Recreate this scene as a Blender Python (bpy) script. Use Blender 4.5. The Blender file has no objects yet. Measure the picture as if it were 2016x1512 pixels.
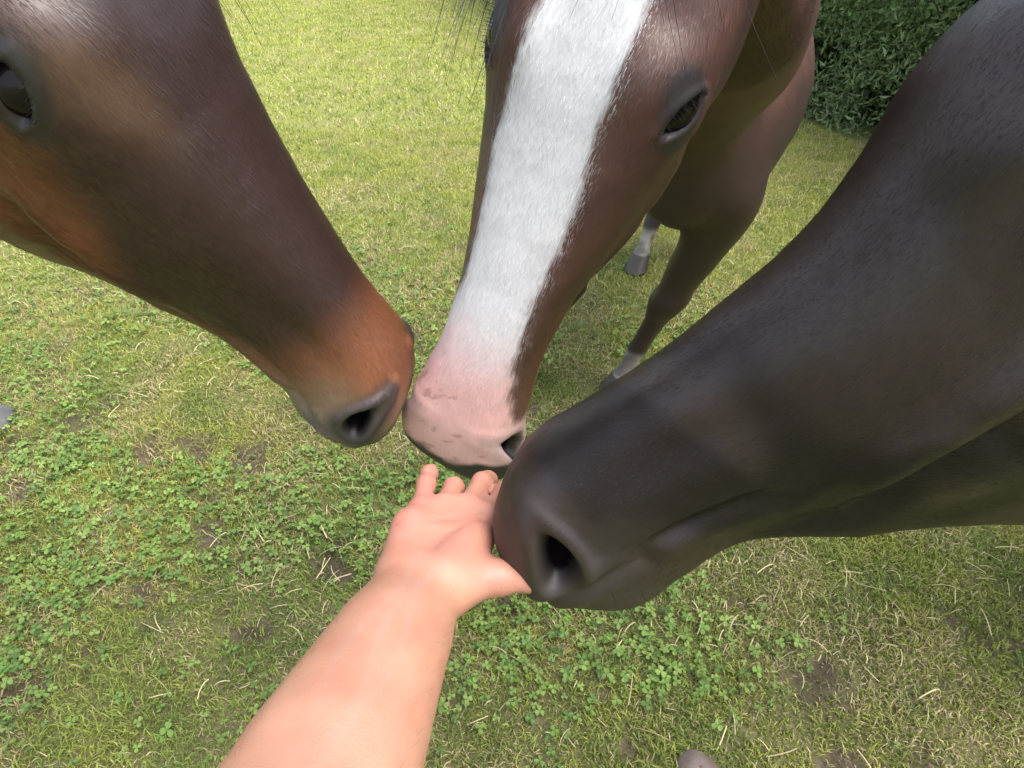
import bpy, math, random
import numpy as np
from mathutils import Vector, Matrix
from mathutils.kdtree import KDTree

# ------------------------------------------------------------------ camera, sky, sun, exposure
scene = bpy.context.scene
CAM = np.array([0.0, 0.0, 1.45]); PITCH = math.radians(38.0); FPX = 1250.0
cam_data = bpy.data.cameras.new('camera'); cam = bpy.data.objects.new('camera', cam_data)
scene.collection.objects.link(cam)
cam_data.sensor_width = 36.0; cam_data.lens = 36.0 * FPX / 2016.0
cam_data.clip_start = 0.02; cam_data.clip_end = 9000.0
cam.location = CAM; cam.rotation_euler = (math.pi / 2 - PITCH, 0, 0)
scene.camera = cam
SUN_EL, SUN_AZ = math.radians(66), math.radians(115)      # azimuth measured from +Y towards +X
world = bpy.data.worlds.new('World'); scene.world = world; world.use_nodes = True
wn = world.node_tree.nodes; wl = world.node_tree.links
bg = wn['Background']; sky = wn.new('ShaderNodeTexSky'); sky.sky_type = 'NISHITA'; sky.sun_disc = False
sky.sun_elevation = SUN_EL; sky.sun_rotation = SUN_AZ
sky.air_density = 1.0; sky.dust_density = 4.0; sky.ozone_density = 1.0
hsv = wn.new('ShaderNodeHueSaturation'); hsv.inputs['Saturation'].default_value = .6
wl.new(sky.outputs[0], hsv.inputs['Color']); wl.new(hsv.outputs[0], bg.inputs[0]); bg.inputs[1].default_value = 0.15
sun_data = bpy.data.lights.new('sun', 'SUN'); sun = bpy.data.objects.new('sun', sun_data)
scene.collection.objects.link(sun)
sun_data.energy = 1.3; sun_data.angle = math.radians(35); sun_data.color = (1.0, 0.95, 0.87)
sd = Vector((math.sin(SUN_AZ) * math.cos(SUN_EL), math.cos(SUN_AZ) * math.cos(SUN_EL), math.sin(SUN_EL)))
sun.rotation_euler = sd.to_track_quat('Z', 'Y').to_euler()
vs = scene.view_settings
vs.view_transform = 'Standard'; vs.look = 'None'; vs.gamma = 1.0; vs.use_curve_mapping = False
vs.exposure = 1.55

# ------------------------------------------------------------------ helpers
rng = np.random.default_rng(7); random.seed(7)
fw = np.array([0, math.cos(PITCH), -math.sin(PITCH)]); rt = np.array([1.0, 0, 0]); upv = np.cross(rt, fw)
def view_point(u, v, z):
    """design aid: world position of a photo pixel at depth z (metres) from the camera"""
    return CAM + z * (fw + rt * (u - 1008.0) / FPX + upv * (756.0 - v) / FPX)
def smooth01(a, b, x):
    t = np.clip((x - a) / (b - a), 0, 1); return t * t * (3 - 2 * t)
def hash2(ix, iy, seed):
    n = (ix.astype(np.int64) * 374761393 + iy.astype(np.int64) * 668265263 + seed * 974634777) & 0x7fffffff
    n = ((n ^ (n >> 13)) * 1274126177) & 0x7fffffff
    n = (n ^ (n >> 16)) & 0x7fffffff
    return (n % 100003) / 100003.0
def vnoise(x, y, seed=0):
    ix = np.floor(x); iy = np.floor(y); fx = x - ix; fy = y - iy
    fx = fx * fx * (3 - 2 * fx); fy = fy * fy * (3 - 2 * fy)
    a = hash2(ix, iy, seed); b = hash2(ix + 1, iy, seed); c = hash2(ix, iy + 1, seed); d = hash2(ix + 1, iy + 1, seed)
    return (a * (1 - fx) + b * fx) * (1 - fy) + (c * (1 - fx) + d * fx) * fy
def fbm(x, y, seed=0, o=3):
    s = 0; a = .5
    for k in range(o):
        s = s + a * vnoise(x * 2 ** k + 13.7 * k, y * 2 ** k + 7.1 * k, seed + k); a *= .5
    return s / (1 - .5 ** o)
def link(o, parent=None):
    scene.collection.objects.link(o)
    if parent is not None: o.parent = parent
    return o
def mesh_np(name, V, faces, mat=None, parent=None, smooth=True, nper=None):
    """V (n,3); faces (m,k) int array, one face size"""
    me = bpy.data.meshes.new(name)
    V = np.asarray(V, np.float32); F = np.asarray(faces, np.int32); k = F.shape[1]
    me.vertices.add(len(V)); me.vertices.foreach_set('co', V.ravel())
    me.loops.add(F.size); me.loops.foreach_set('vertex_index', F.ravel())
    me.polygons.add(len(F)); me.polygons.foreach_set('loop_start', np.arange(0, F.size, k, dtype=np.int32))
    me.polygons.foreach_set('use_smooth', np.full(len(F), smooth))
    me.update(calc_edges=True); me.validate()
    o = bpy.data.objects.new(name, me)
    if mat: me.materials.append(mat)
    return link(o, parent)
def vcol(o, name, rgb):
    a = o.data.color_attributes.new(name, 'FLOAT_COLOR', 'POINT')
    rgba = np.ones((len(rgb), 4), np.float32); rgba[:, :3] = rgb
    a.data.foreach_set('color', rgba.ravel())
def vvec(o, name, v):
    a = o.data.attributes.new(name, 'FLOAT_VECTOR', 'POINT'); a.data.foreach_set('vector', np.asarray(v, np.float32).ravel())
def vfloat(o, name, v):
    a = o.data.attributes.new(name, 'FLOAT', 'POINT'); a.data.foreach_set('value', np.asarray(v, np.float32).ravel())
def tag(o, label=None, cat=None, group=None, kind=None):
    if label: o['label'] = label
    if cat: o['category'] = cat
    if group: o['group'] = group
    if kind: o['kind'] = kind
    return o
class NT:
    def __init__(self, name):
        self.m = bpy.data.materials.new(name); self.m.use_nodes = True
        self.t = self.m.node_tree; self.n = self.t.nodes; self.b = self.n['Principled BSDF']; self.out = self.n['Material Output']
    def add(self, typ, **kw):
        x = self.n.new(typ)
        for k, v in kw.items():
            if k.startswith('i_'):
                key = k[2:]; key = int(key) if key.isdigit() else key.replace('_', ' ')
                x.inputs[key].default_value = v
            else: setattr(x, k, v)
        return x
    def l(self, a, b): self.t.links.new(a, b)
    def attr(self, name):
        return self.add('ShaderNodeAttribute', attribute_name=name)
    def ramp(self, fac, stops):
        r = self.add('ShaderNodeValToRGB'); e = r.color_ramp.elements
        while len(e) < len(stops): e.new(0.5)
        for x, (p, c) in zip(e, stops): x.position = p; x.color = (*c, 1)
        self.l(fac, r.inputs[0]); return r
    def mixc(self, fac, a, b, blend='MIX'):
        x = self.add('ShaderNodeMix', data_type='RGBA', blend_type=blend)
        for s, v in ((x.inputs[0], fac), (x.inputs[6], a), (x.inputs[7], b)):
            if hasattr(v, 'is_linked') or hasattr(v, 'links'): self.l(v, s)
            else: s.default_value = v if not isinstance(v, tuple) else (*v, 1) if len(v) == 3 else v
        return x.outputs[2]
    def math(self, op, a, b=0.0):
        x = self.add('ShaderNodeMath', operation=op)
        for s, v in ((x.inputs[0], a), (x.inputs[1], b)):
            if hasattr(v, 'links'): self.l(v, s)
            else: s.default_value = v
        return x.outputs[0]

# ------------------------------------------------------------------ materials
def foliage_material(name, rough=0.5, trans=0.35):
    T = NT(name); a = T.attr('Col')
    T.l(a.outputs['Color'], T.b.inputs['Base Color']); T.b.inputs['Roughness'].default_value = rough
    T.b.inputs['Specular IOR Level'].default_value = 0.35
    tr = T.add('ShaderNodeBsdfTranslucent'); hs = T.add('ShaderNodeHueSaturation', i_Value=1.3, i_Saturation=1.1)
    T.l(a.outputs['Color'], hs.inputs['Color']); T.l(hs.outputs[0], tr.inputs[0])
    mx = T.add('ShaderNodeMixShader', i_0=trans)
    T.l(T.b.outputs[0], mx.inputs[1]); T.l(tr.outputs[0], mx.inputs[2]); T.l(mx.outputs[0], T.out.inputs[0])
    return T.m
M_GRASS = foliage_material('grass_blade'); M_CLOVER = foliage_material('clover_leaf', .55, .3)
M_LEAF = foliage_material('hedge_leaf', .45, .25); M_STRAW = foliage_material('dry_straw', .6, .15)

def soil_material():
    T = NT('soil'); g = T.add('ShaderNodeNewGeometry')
    n1 = T.add('ShaderNodeTexNoise', i_Scale=9.0, i_Detail=8.0, i_Roughness=.65); T.l(g.outputs['Position'], n1.inputs['Vector'])
    n2 = T.add('ShaderNodeTexNoise', i_Scale=1.6, i_Detail=6.0); T.l(g.outputs['Position'], n2.inputs['Vector'])
    n3 = T.add('ShaderNodeTexNoise', i_Scale=90.0, i_Detail=5.0); T.l(g.outputs['Position'], n3.inputs['Vector'])
    soil = T.ramp(n1.outputs[0], [(.3, (.040, .030, .020)), (.5, (.070, .055, .036)), (.72, (.13, .105, .07))])
    sward = T.ramp(n3.outputs[0], [(.3, (.12, .145, .04)), (.55, (.22, .25, .075)), (.75, (.33, .34, .13))])
    a = T.attr('sward')
    col = T.mixc(a.outputs['Fac'], soil.outputs[0], sward.outputs[0])
    T.l(col, T.b.inputs['Base Color']); T.b.inputs['Roughness'].default_value = .9
    T.b.inputs['Specular IOR Level'].default_value = .2
    bp = T.add('ShaderNodeBump', i_Strength=.8, i_Distance=.02)
    s = T.math('ADD', n1.outputs[0], T.math('MULTIPLY', n3.outputs[0], .3)); T.l(s, bp.inputs['Height']); T.l(bp.outputs[0], T.b.inputs['Normal'])
    return T.m
M_SOIL = soil_material()

def coat_material(name, rough=.42, spec=.5, hairbump=.35, sheen=.0):
    """horse coat: colour per vertex (pigment pattern; on one horse also painted chest shade), fine hair grain along the hair-flow coordinates"""
    T = NT(name); c = T.attr('Col'); h = T.attr('flow'); sk = T.attr('skin'); mk = T.attr('mark')
    mp = T.add('ShaderNodeMapping'); mp.inputs['Scale'].default_value = (90, 1500, 1); T.l(h.outputs['Vector'], mp.inputs['Vector'])
    n = T.add('ShaderNodeTexNoise', i_Scale=1.0, i_Detail=3.0, i_Roughness=.6); T.l(mp.outputs[0], n.inputs['Vector'])
    mp2 = T.add('ShaderNodeMapping'); mp2.inputs['Scale'].default_value = (30, 260, 1); T.l(h.outputs['Vector'], mp2.inputs['Vector'])
    n2 = T.add('ShaderNodeTexNoise', i_Scale=1.0, i_Detail=4.0); T.l(mp2.outputs[0], n2.inputs['Vector'])
    # white marking with a ragged hairy edge
    e = T.math('ADD', mk.outputs['Fac'], T.math('MULTIPLY', T.math('SUBTRACT', n.outputs[0], .5), .9))
    e = T.math('ADD', e, T.math('MULTIPLY', T.math('SUBTRACT', n2.outputs[0], .5), 1.1))
    mr = T.add('ShaderNodeMapRange', i_1=-.35, i_2=.35); T.l(e, mr.inputs[0])
    ca = T.attr('Mark'); base = T.mixc(mr.outputs[0], c.outputs['Color'], ca.outputs['Color'])
    v = T.math('ADD', .76, T.math('MULTIPLY', n.outputs[0], .30)); v = T.math('ADD', v, T.math('MULTIPLY', n2.outputs[0], .18))
    vm = T.add('ShaderNodeVectorMath', operation='SCALE'); T.l(base, vm.inputs[0]); T.l(v, vm.inputs['Scale'])
    T.l(vm.outputs[0], T.b.inputs['Base Color'])
    rr = T.add('ShaderNodeMapRange', i_1=0.0, i_2=1.0, i_3=rough, i_4=.5); T.l(sk.outputs['Fac'], rr.inputs[0]); T.l(rr.outputs[0], T.b.inputs['Roughness'])
    bw = T.add('ShaderNodeRGBToBW'); T.l(base, bw.inputs[0]); sr = T.add('ShaderNodeMapRange', i_1=.005, i_2=.011, i_3=0.0, i_4=spec); T.l(bw.outputs[0], sr.inputs[0]); T.l(sr.outputs[0], T.b.inputs['Specular IOR Level'])
    if sheen:
        T.b.inputs['Sheen Weight'].default_value = sheen; T.b.inputs['Sheen Roughness'].default_value = .4
    hh = T.math('ADD', T.math('MULTIPLY', n.outputs[0], 1.0), T.math('MULTIPLY', n2.outputs[0], .7))
    bp = T.add('ShaderNodeBump', i_Distance=.0012)
    st = T.math('SUBTRACT', hairbump, T.math('MULTIPLY', sk.outputs['Fac'], hairbump * .6)); T.l(st, bp.inputs['Strength'])
    T.l(hh, bp.inputs['Height'])
    pz = T.add('ShaderNodeTexNoise', i_Scale=350.0, i_Detail=3.0)
    b2 = T.add('ShaderNodeBump', i_Distance=.0006); T.l(T.math('MULTIPLY', sk.outputs['Fac'], .5), b2.inputs['Strength'])
    T.l(pz.outputs[0], b2.inputs['Height']); T.l(bp.outputs[0], b2.inputs['Normal']); T.l(b2.outputs[0], T.b.inputs['Normal'])
    return T.m
def hair_material(name, col, rough=.4):
    T = NT(name); T.b.inputs['Roughness'].default_value = rough
    g = T.add('ShaderNodeNewGeometry'); n = T.add('ShaderNodeTexNoise', i_Scale=40.0)
    T.l(g.outputs['Position'], n.inputs['Vector'])
    r = T.ramp(n.outputs[0], [(.3, tuple(x * .6 for x in col)), (.7, tuple(x * 1.5 for x in col))]); T.l(r.outputs[0], T.b.inputs['Base Color'])
    return T.m
M_EYE = NT('horse_eye'); M_EYE.b.inputs['Base Color'].default_value = (.006, .004, .004, 1); M_EYE.b.inputs['Roughness'].default_value = .22; M_EYE.b.inputs['Specular IOR Level'].default_value = .22
M_EYE = M_EYE.m
M_DARKHAIR = hair_material('dark_hair', (.02, .014, .012)); M_PALEHAIR = hair_material('pale_hair', (.45, .38, .32))
def coat_hair_material():
    T = NT('coat_hair'); a = T.attr('Col'); T.l(a.outputs['Color'], T.b.inputs['Base Color']); T.b.inputs['Roughness'].default_value = .42; T.b.inputs['Specular IOR Level'].default_value = .5
    return T.m
M_COATHAIR = coat_hair_material(); M_BLACKCOATHAIR = coat_hair_material(); M_BLACKCOATHAIR.node_tree.nodes['Principled BSDF'].inputs['Specular IOR Level'].default_value = .35; M_BLACKCOATHAIR.node_tree.nodes['Principled BSDF'].inputs['Roughness'].default_value = .42
M_BLACKHAIR = hair_material('black_hair', (.012, .010, .010))
def skin_material():
    T = NT('human_skin'); c = T.attr('Col'); g = T.add('ShaderNodeTexCoord')
    n = T.add('ShaderNodeTexNoise', i_Scale=28.0, i_Detail=5.0); T.l(g.outputs['Object'], n.inputs['Vector'])
    r = T.ramp(n.outputs[0], [(.3, (.9, .84, .82)), (.7, (1.06, 1.05, 1.04))])
    T.l(T.mixc(1.0, c.outputs['Color'], r.outputs[0], 'MULTIPLY'), T.b.inputs['Base Color'])
    T.b.inputs['Roughness'].default_value = .48; T.b.inputs['Specular IOR Level'].default_value = .4
    T.b.inputs['Subsurface Weight'].default_value = .25; T.b.inputs['Subsurface Radius'].default_value = (1, .35, .2); T.b.inputs['Subsurface Scale'].default_value = .006
    v = T.add('ShaderNodeTexVoronoi', i_Scale=900.0); T.l(g.outputs['Object'], v.inputs['Vector'])
    n3 = T.add('ShaderNodeTexNoise', i_Scale=260.0, i_Detail=4.0); T.l(g.outputs['Object'], n3.inputs['Vector'])
    bp = T.add('ShaderNodeBump', i_Strength=.25, i_Distance=.0008); T.l(T.math('ADD', v.outputs[0], n3.outputs[0]), bp.inputs['Height']); T.l(bp.outputs[0], T.b.inputs['Normal'])
    return T.m
M_SKIN = skin_material()
def stone_material(name, c):
    T = NT(name); g = T.add('ShaderNodeTexCoord')
    n = T.add('ShaderNodeTexNoise', i_Scale=18.0, i_Detail=8.0); T.l(g.outputs['Object'], n.inputs['Vector'])
    r = T.ramp(n.outputs[0], [(.3, tuple(x * .65 for x in c)), (.7, tuple(x * 1.3 for x in c))]); T.l(r.outputs[0], T.b.inputs['Base Color'])
    T.b.inputs['Roughness'].default_value = .75
    bp = T.add('ShaderNodeBump', i_Strength=.4, i_Distance=.006); T.l(n.outputs[0], bp.inputs['Height']); T.l(bp.outputs[0], T.b.inputs['Normal'])
    return T.m

# ------------------------------------------------------------------ ground
def ground_z(x, y):
    return .030 * (fbm(x * 2.2, y * 2.2, 3, 3) - .5) + .02 * (fbm(x * 9, y * 9, 5, 2) - .5)
def bare(x, y):
    """0..1: how bare the sward is (poached soil patches)"""
    x, y = x + .12 * (fbm(x * 9, y * 9, 81, 2) - .5), y + .12 * (fbm(x * 9 + 7, y * 9 + 3, 82, 2) - .5)
    a = fbm(x * 4.6 + 40, y * 4.6 + 11, 21, 3); b = fbm(x * 15, y * 15, 31, 2)
    v = smooth01(.67, .79, a * .7 + b * .42 - .06 * smooth01(.0, .6, x))
    d = np.hypot(x, y)
    return v * np.interp(d, [0, 2.0, 4.0, 8], [1, .95, .45, .2])
def build_ground():
    ys = np.concatenate([-np.geomspace(4000, 6.2, 24), np.linspace(-6, 0, 40, endpoint=False), np.linspace(0, 3, 130, endpoint=False), np.linspace(3, 14, 90, endpoint=False), np.geomspace(14, 4000, 40)])
    xs = np.concatenate([-np.geomspace(4000, 6, 32), np.linspace(-5.8, -2, 40, endpoint=False), np.linspace(-2, 2, 170, endpoint=False), np.linspace(2, 5.8, 40), np.geomspace(6, 4000, 32)])
    X, Y = np.meshgrid(xs, ys); Z = ground_z(X, Y)
    b = bare(X, Y); Z = Z - .012 * b + .012 * b * fbm(X * 40, Y * 40, 77, 2)
    n, m = X.shape; idx = np.arange(n * m).reshape(n, m)
    F = np.stack([idx[:-1, :-1], idx[:-1, 1:], idx[1:, 1:], idx[1:, :-1]], -1).reshape(-1, 4)
    o = mesh_np('ground', np.stack([X, Y, Z], -1).reshape(-1, 3), F, M_SOIL)
    d = np.hypot(X, Y)
    inside = (Y > .1) & (np.abs(X) < 1.1 + .6 * Y)
    vfloat(o, 'sward', (np.where(inside, np.interp(d, [1.5, 4, 9], [.25, .75, 1]), np.interp(d, [2, 9], [.5, 1.0])) * (1 - b)).ravel())
    tag(o, kind='structure'); return o
build_ground()

# grass blades -----------------------------------------------------
HEDGE_A = np.array([3.35, 2.4]); HEDGE_B = np.array([0.0, 11.8])
def hedge_side(x, y):
    d = HEDGE_B - HEDGE_A; d = d / np.linalg.norm(d)
    return (x - HEDGE_A[0]) * d[1] - (y - HEDGE_A[1]) * d[0]     # >0 on the hedge's side
def scatter(n, y0, y1, wide, seed):
    r = np.random.default_rng(seed)
    y = y0 + (y1 - y0) * r.random(n); half = wide[0] + (wide[1] - wide[0]) * (y - y0) / (y1 - y0)
    keep = r.random(n) < half / max(wide); y = y[keep]; half = half[keep]
    x = (r.random(len(y)) * 2 - 1) * half
    k = hedge_side(x, y) < -.05
    return x[k], y[k], r
def tint(x, y, r):
    """blade colour from sward patches, yellower and brighter with distance: fresh green, yellow-green, dried"""
    n1 = fbm(x * 1.7 + 3, y * 1.7, 41, 3) * .6 + fbm(x * 7 + 1, y * 7, 43, 3) * .4; n2 = fbm(x * 6 + 9, y * 6 + 2, 51, 2); n3 = fbm(x * 9 + 2, y * 9 + 5, 57, 2)
    fresh = np.array([.215, .290, .065]); yel = np.array([.335, .355, .080]); dry = np.array([.46, .39, .22]); deep = np.array([.100, .175, .043])
    d = np.hypot(x, y)
    wy = np.clip(smooth01(.36, .66, n1) * .75 + .25 * smooth01(.1, .9, x) + np.interp(d, [1, 3, 6], [.05, .45, .85]), 0, 1)[:, None]
    c = fresh * (1 - wy) + yel * wy
    wd = (r.random(len(x)) < .38 * smooth01(.40, .7, n2) + .06)[:, None]
    c = np.where(wd, dry * (.7 + .5 * r.random((len(x), 1))), c)
    w2 = (r.random(len(x)) < .10 + .65 * smooth01(.50, .68, n3))[:, None]; c = np.where(w2 & ~wd, deep * .6 + c * .4, c)
    return c * (.70 + .55 * r.random((len(x), 1))) * np.interp(d, [2, 6], [1.0, 1.18])[:, None]
def blades(x, y, r, hmin, hmax, w, lean, col):
    n = len(x); z = ground_z(x, y) - .004
    h = (hmin + (hmax - hmin) * r.random(n) ** 1.4) * (.55 + .95 * fbm(x * 8 + 4, y * 8, 67, 2)); az = r.random(n) * 2 * np.pi; yaw = r.random(n) * 2 * np.pi
    ln = lean[0] + (lean[1] - lean[0]) * r.random(n)
    w = w * (.6 + .8 * r.random(n))
    dx, dy = np.cos(az), np.sin(az); sx, sy = -np.sin(yaw) * w / 2, np.cos(yaw) * w / 2
    P = np.stack([x, y, z], -1)
    up = np.stack([np.zeros(n), np.zeros(n), np.ones(n)], -1); dr = np.stack([dx, dy, np.zeros(n)], -1); sd_ = np.stack([sx, sy, np.zeros(n)], -1)
    hh = h[:, None]; lv = ln[:, None]
    p1 = P + hh * (.55 * up * np.cos(lv * .5) + .55 * dr * np.sin(lv * .5))
    p2 = p1 + hh * .45 * (up * np.cos(lv * 1.35) + dr * np.sin(lv * 1.35))
    p2[:, 2] = np.maximum(p2[:, 2], z + .003)
    V = np.stack([P - sd_, P + sd_, p1 + sd_ * .85, p1 - sd_ * .85, p2], 1).reshape(-1, 3)
    b = (np.arange(n) * 5)[:, None]
    F = np.concatenate([b + [0, 1, 2], b + [0, 2, 3], b + [3, 2, 4]], 0)
    return V, F, np.repeat(col, 5, 0)
def spikes(x, y, r, hmin, hmax, w, lean, col):
    n = len(x); z = ground_z(x, y) - .004; h = hmin + (hmax - hmin) * r.random(n); az = r.random(n) * 2 * np.pi; ya = r.random(n) * 2 * np.pi; ln = lean[0] + (lean[1] - lean[0]) * r.random(n); w = w * (.6 + .8 * r.random(n)) / 2
    V = np.stack([np.stack([x - np.cos(ya) * w, y - np.sin(ya) * w, z], -1), np.stack([x + np.cos(ya) * w, y + np.sin(ya) * w, z], -1), np.stack([x + np.cos(az) * h * np.sin(ln), y + np.sin(az) * h * np.sin(ln), z + h * np.cos(ln)], -1)], 1).reshape(-1, 3)
    return V, np.arange(n * 3).reshape(-1, 3), np.repeat(col, 3, 0)
def gather(parts):
    V, F, C, o = [], [], [], 0
    for v, f, c in parts:
        V.append(v); F.append(f + o); C.append(c); o += len(v)
    return np.concatenate(V), np.concatenate(F), np.concatenate(C)
parts = []
for (n, y0, y1, wide, seed, hm, hM, w, k) in (
        (415000, .10, 2.3, (1.15, 2.35), 101, .014, .040, .0031, 1.),
        (260000, 2.3, 5.0, (2.4, 4.3), 102, .018, .045, .0068, 0.),
        (330000, 5.0, 13.5, (4.3, 9.5), 103, .025, .055, .0125, 0.)):
    x, y, r = scatter(n, y0, y1, wide, seed)
    kp = r.random(len(x)) > bare(x, y) * .86; x, y = x[kp], y[kp]
    parts.append((blades if k else spikes)(x, y, r, hm, hM, w, (.5, 1.5) if k else (.3, 1.1), tint(x, y, r)))
r = np.random.default_rng(104); x = r.uniform(-7, 7, 170000); y = r.uniform(-5, 9, 170000)
kp = ~((y > .1) & (np.abs(x) < np.interp(y, [.1, 2.3, 5.0, 13.5], [1.15, 2.35, 4.3, 9.5]))) & (hedge_side(x, y) < -.05); x, y = x[kp], y[kp]
parts.append(spikes(x, y, r, .02, .045, .010, (.3, 1.1), tint(x, y, r)))
V, F, C = gather(parts)
o = mesh_np('grass', V, F, M_GRASS, smooth=False); vcol(o, 'Col', C)
tag(o, 'short grazed yellow-green grass covering the field', 'grass', kind='stuff')

# clover -----------------------------------------------------------
def clover():
    x, y, r = scatter(60000, .10, 3.6, (1.15, 3.2), 111)
    n = fbm(x * 2.4 + 5, y * 2.4 + 8, 61, 3); p = smooth01(.40, .62, n + np.interp(x, [-1.5, .1, .5, 1.5], [.10, .05, -.05, -.14])) * np.interp(y, [0, 1.6, 2.6, 3.6], [1, .9, .35, .06])
    kp = (r.random(len(x)) < p * .85) & (r.random(len(x)) > bare(x, y) * .9); x, y = x[kp], y[kp]; m = len(x)
    z = ground_z(x, y) + .010 + .022 * r.random(m); R = .0062 + .0068 * r.random(m); a0 = r.random(m) * 2 * np.pi
    tx, ty = r.normal(0, .30, m), r.normal(0, .30, m)
    g = np.array([.135, .235, .045]); g2 = np.array([.22, .305, .080]); g3 = np.array([.105, .190, .045])
    u = r.random((m, 1)); c = g * (1 - u) + g2 * u; c = np.where(r.random((m, 1)) < .25, g3, c) * (.75 + .5 * r.random((m, 1)))
    V, F, C = [], [], []; off = 0
    prof = [(0.02, 0), (.35, -.38), (.85, -.52), (1.12, -.26), (1.02, 0), (1.12, .26), (.85, .52), (.35, .38)]
    for k in range(3):
        a = a0 + k * 2.094; ca, sa = np.cos(a), np.sin(a)
        vs_ = []
        for (q, s) in prof:
            lx = R * (q * ca - s * sa); ly = R * (q * sa + s * ca); lz = lx * tx + ly * ty + R * (.30 * abs(s) - .14 * q * q)
            vs_.append(np.stack([x + lx, y + ly, z + lz], -1))
        vv = np.stack(vs_, 1).reshape(-1, 3); b = (np.arange(m) * 8)[:, None] + off
        F.append(np.concatenate([b + [0, 1, 4], b + [1, 2, 4], b + [2, 3, 4], b + [0, 4, 7], b + [4, 6, 7], b + [4, 5, 6]], 0))
        V.append(vv); C.append(np.repeat(c, 8, 0)); off += m * 8
    o = mesh_np('clover', np.concatenate(V), np.concatenate(F), M_CLOVER, smooth=False); vcol(o, 'Col', np.concatenate(C))
    tag(o, 'low clover leaves growing through the grass in the foreground', 'clover', kind='stuff')
clover()
def straw():
    x, y, r = scatter(17000, .15, 4.2, (1.15, 3.6), 121)
    n = fbm(x * 2.0 + 15, y * 2.0 + 28, 71, 2); kp = r.random(len(x)) < smooth01(.35, .7, n) * .65 + .10; x, y = x[kp], y[kp]; m = len(x)
    L = .018 + .06 * r.random(m) ** 2; a = r.random(m) * 2 * np.pi; bend = r.normal(0, .45, m); w = .0006 + .0007 * r.random(m)
    V = []; S = 5; px, py = x.copy(), y.copy()
    el = .004 + .018 * r.random(m) ** 2
    for s in range(S):
        t = s / (S - 1); ang = a + bend * t; zz = ground_z(px, py) + .012 + el * np.sin(np.pi * (t * .8 + .1)) * .9
        nx, ny = -np.sin(ang) * w, np.cos(ang) * w
        V += [np.stack([px - nx, py - ny, zz], -1), np.stack([px + nx, py + ny, zz + w * .6], -1)]
        px = px + np.cos(ang) * L / (S - 1); py = py + np.sin(ang) * L / (S - 1)
    V = np.stack(V, 1).reshape(-1, 3); b = (np.arange(m) * 2 * S)[:, None]
    F = np.concatenate([b + [2 * s, 2 * s + 1, 2 * s + 3, 2 * s + 2] for s in range(S - 1)], 0)
    c = np.array([.46, .39, .22]) * (.55 + .75 * r.random((m, 1)))
    o = mesh_np('dry_straw', V, F, M_STRAW, smooth=False); vcol(o, 'Col', np.repeat(c, 2 * S, 0))
    tag(o, 'pale dry stalks lying loose among the grass', 'straw', kind='stuff')
straw()

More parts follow.
